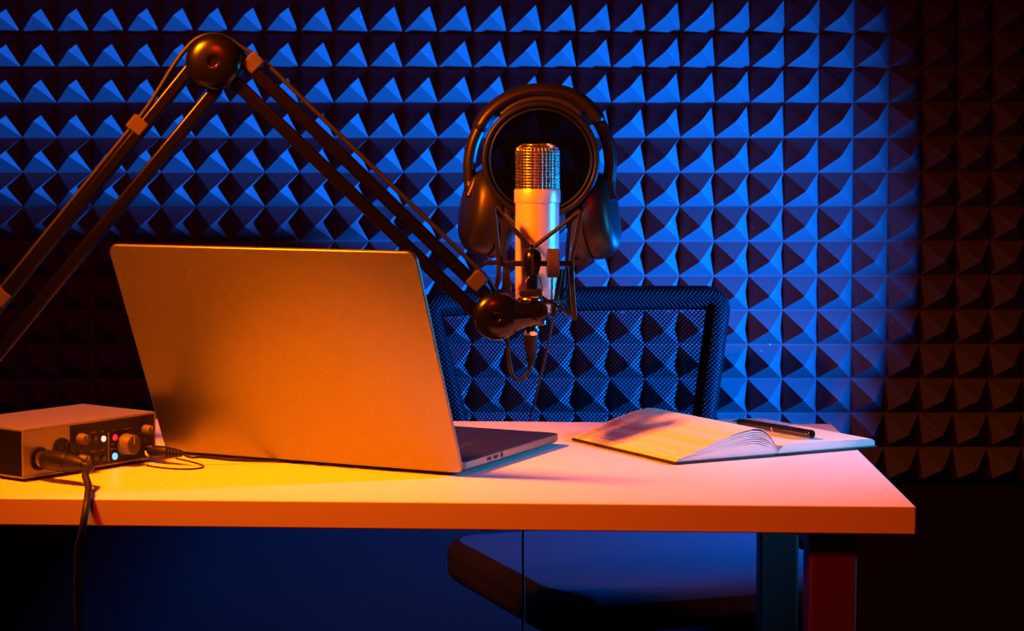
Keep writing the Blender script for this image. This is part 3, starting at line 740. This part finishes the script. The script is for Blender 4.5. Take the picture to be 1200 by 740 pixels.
# ------------------------------------------------------------------ headphones hanging over the pop filter
HY = 2.385
def hp_w(x, y, dy=0): return W(x, y, HY + dy)
h0 = hp_w(633, 300)
hp = thing('headphones', (h0.x, HY, h0.z), 0, 'black over-ear headphones hung behind the microphone', 'headphones', world=True)
def headphones():
    # head band: outer arc through measured points
    out = [(551, 212), (550, 190), (556, 163), (571, 136), (594, 117), (620, 108), (648, 107.5), (674, 115), (696, 134), (710, 160), (715.5, 188), (714, 212)]
    pp = smoothpath([hp_w(*p) for p in out], 8)
    N = len(pp)
    MB().tube(pp[:20], [0.0074 + 0.0004 * k / 20 for k in range(20)], 14, flat=1.5, up=(0, 1, 0)).build('slider_arm', 'hpband', hp, angle=60)
    MB().tube(pp[-22:], 0.0076, 14, flat=1.5, up=(0, 1, 0)).build('slider_arm', 'hpband', hp, angle=60)
    MB().tube(pp[19:-21], [0.0078] + [0.0094] * (len(pp[19:-21]) - 2) + [0.0078], 16, flat=1.75, up=(0, 1, 0)).build('head_band', 'hpband', hp, angle=60)
    cu = smoothpath([hp_w(*p) for p in ((585, 137), (606, 122), (633, 116.5), (660, 121), (683, 137))], 8)
    MB().tube(cu, [0.004] + [0.0072] * (len(cu) - 2) + [0.004], 14, flat=1.9, up=(0, 1, 0)).build('head_pad', 'leather', hp, angle=180)
    for s_ in (-1, 1):
        cx, cy = (569.5, 249) if s_ < 0 else (697, 253)
        c = hp_w(cx, cy)
        tilt = math.radians(7) * s_                        # cups splay out at the foot
        ax = Vector((s_ * math.cos(tilt), -0.34, 0.16 * 1)); ax.normalize()   # outward axis, turned a little to the camera
        m = axis_m(c, ax, (0.0, 0.0, 1.0))
        # long (x of m) half-height 0.052, half-width 0.040: oval shell
        def oval(prof, name, ma, par, n=44):
            vs = []; fs = []; K = len(prof)
            for (r, z) in prof:
                for k in range(n):
                    a = 2 * PI * k / n
                    sx = 0.0510 * r; sy = 0.0400 * r
                    vs.append((sx * math.copysign(abs(math.cos(a)) ** 0.9, math.cos(a)), sy * math.copysign(abs(math.sin(a)) ** 0.9, math.sin(a)), z))
            for i in range(K - 1):
                for k in range(n):
                    l = (k + 1) % n; fs.append((i * n + k, i * n + l, (i + 1) * n + l, (i + 1) * n + k))
            fs.append(tuple(range(n))[::-1]); fs.append(tuple((K - 1) * n + k for k in range(n)))
            return MB().add(vs, fs, m).build(name, ma, par, angle=35)
        cup = oval([(0.93, -0.006), (1.0, -0.003), (1.0, 0.004), (0.965, 0.011), (0.86, 0.018), (0.74, 0.0225), (0.5, 0.0240), (0.0, 0.0245)], 'ear_cup', 'hpband', hp)
        oval([(0.985, -0.0065), (0.985, -0.0045)], 'seam', 'plast', cup)
        oval([(0.735, 0.0222), (0.72, 0.0236), (0.66, 0.0246), (0.4, 0.0252), (0.0, 0.0254)], 'outer_plate', 'plast', cup)
        oval([(0.55, -0.026), (0.72, -0.0275), (0.90, -0.0255), (1.0, -0.0180), (1.01, -0.0120), (0.96, -0.0070), (0.5, -0.0065)], 'ear_cushion', 'leather', hp)
        # yoke from band to cup
        top = pp[0] if s_ < 0 else pp[-1]
        yk = smoothpath([top, top + Vector((s_ * -0.001, -0.004, -0.010)), c + Vector((s_ * 0.012, -0.006, 0.036)), c + Vector((s_ * 0.020, -0.010, 0.018))], 6)
        MB().tube(yk, [0.0078 - 0.0026 * k / (len(yk) - 1) for k in range(len(yk))], 12, flat=1.3, up=(0, 1, 0)).build('yoke', 'hpband', hp, angle=60)
        MB().lathe([(0.0078, -0.0012), (0.0084, 0), (0.0078, 0.0012)], axis_m(top, (0, 0, 1)), 24).build('hinge_ring', 'plast', hp)
    cable = [hp_w(655, 300, -0.03), hp_w(651, 335, -0.04), hp_w(648, 372, -0.02), hp_w(642, 405, 0.03), hp_w(634, 440, 0.07), hp_w(626, 472, 0.11), hp_w(621, 498, 0.135),
             Vector((0.107, 2.535, 0.60)), Vector((0.10, 2.56, 0.40)), Vector((0.02, 2.6, 0.10)), Vector((-0.2, 2.6, 0.004))]
    MB().tube(smoothpath(cable, 8), 0.0016, 8).build('cord', 'rubber', hp)
headphones()

# ------------------------------------------------------------------ microphone cable along the boom arm
def mic_cable():
    s0 = W(622.5, 385, MY - 0.01)
    r_ = thing('microphone_cable', tuple(s0), 0, 'black microphone cable looping under the microphone and strapped along the boom arm', 'cable', world=True)
    c = Matrix.Translation((s0.x, s0.y, 0))
    MB().lathe([(0.0078, zz(392)), (0.0084, zz(391)), (0.0084, zz(379)), (0.0078, zz(378))], c, 28).build('plug_collar', 'chrome', r_)
    MB().lathe([(0.0030, zz(428)), (0.0044, zz(424)), (0.0060, zz(411)), (0.0072, zz(409)), (0.0078, zz(392))], c, 24).build('plug_boot', 'rubber', r_)
    for k in range(4):
        MB().lathe([(0.0055, zz(413.4 + k * 3)), (0.0062, zz(412.6 + k * 3)), (0.0055, zz(411.8 + k * 3))], c, 18).build('boot_rib', 'rubber', r_)
    YB = AY + 0.0
    pts = [W(622, 424, MY - 0.01), W(620, 434, MY - 0.01), W(615, 442, MY - 0.012), W(608, 445, MY - 0.015), W(601, 440, MY - 0.018), W(597, 425, MY - 0.02), W(595, 402, MY - 0.025),
           W(590, 372, MY - 0.025), W(580, 342, AY + 0.012), W(567.5, 321.5, AY)]
    def off(x, y, dx, dy, o): L = math.hypot(dx, dy); return (x + dy / L * o, y - dx / L * o)
    # right arm: along the upper edge of the upper bar
    for t_ in (0.0, 0.2, 0.4, 0.6, 0.8, 1.0):
        x = 555 + (306 - 555) * t_; y = 325.5 + (84 - 325.5) * t_
        q = off(x, y, 98, 95, 11.0); pts.append(W(q[0], q[1], YB))
    pts += [W(284, 56, YB), W(266, 44.5, YB), W(248, 40.8, YB), W(230, 46, YB), W(214, 62, YB), W(200, 82, YB - 0.0), W(186, 105, YB), W(168, 132, YB)]
    for t_ in (0.15, 0.4, 0.6, 0.8, 1.0):
        x = 170.8 + (-46 - 170.8) * t_; y = 145.5 + (413 - 145.5) * t_
        q = off(x, y, 138, -171, 10.5); pts.append(W(q[0] , q[1], YB))
    pts += [W(-75, 465, YB), W(-95, 500, YB), Vector((bl.x - 0.06, AY, DESK + 0.006)), Vector((bl.x - 0.16, AY - 0.02, DESK + 0.0036)), Vector((bl.x - 0.30, AY - 0.05, DESK + 0.0036))]
    MB().tube(smoothpath(pts, 7), 0.0026, 10).build('cord', 'rubber', r_)
mic_cable()

for o in bpy.data.objects:
    if '_worldbuilt' in o.keys(): del o['_worldbuilt']
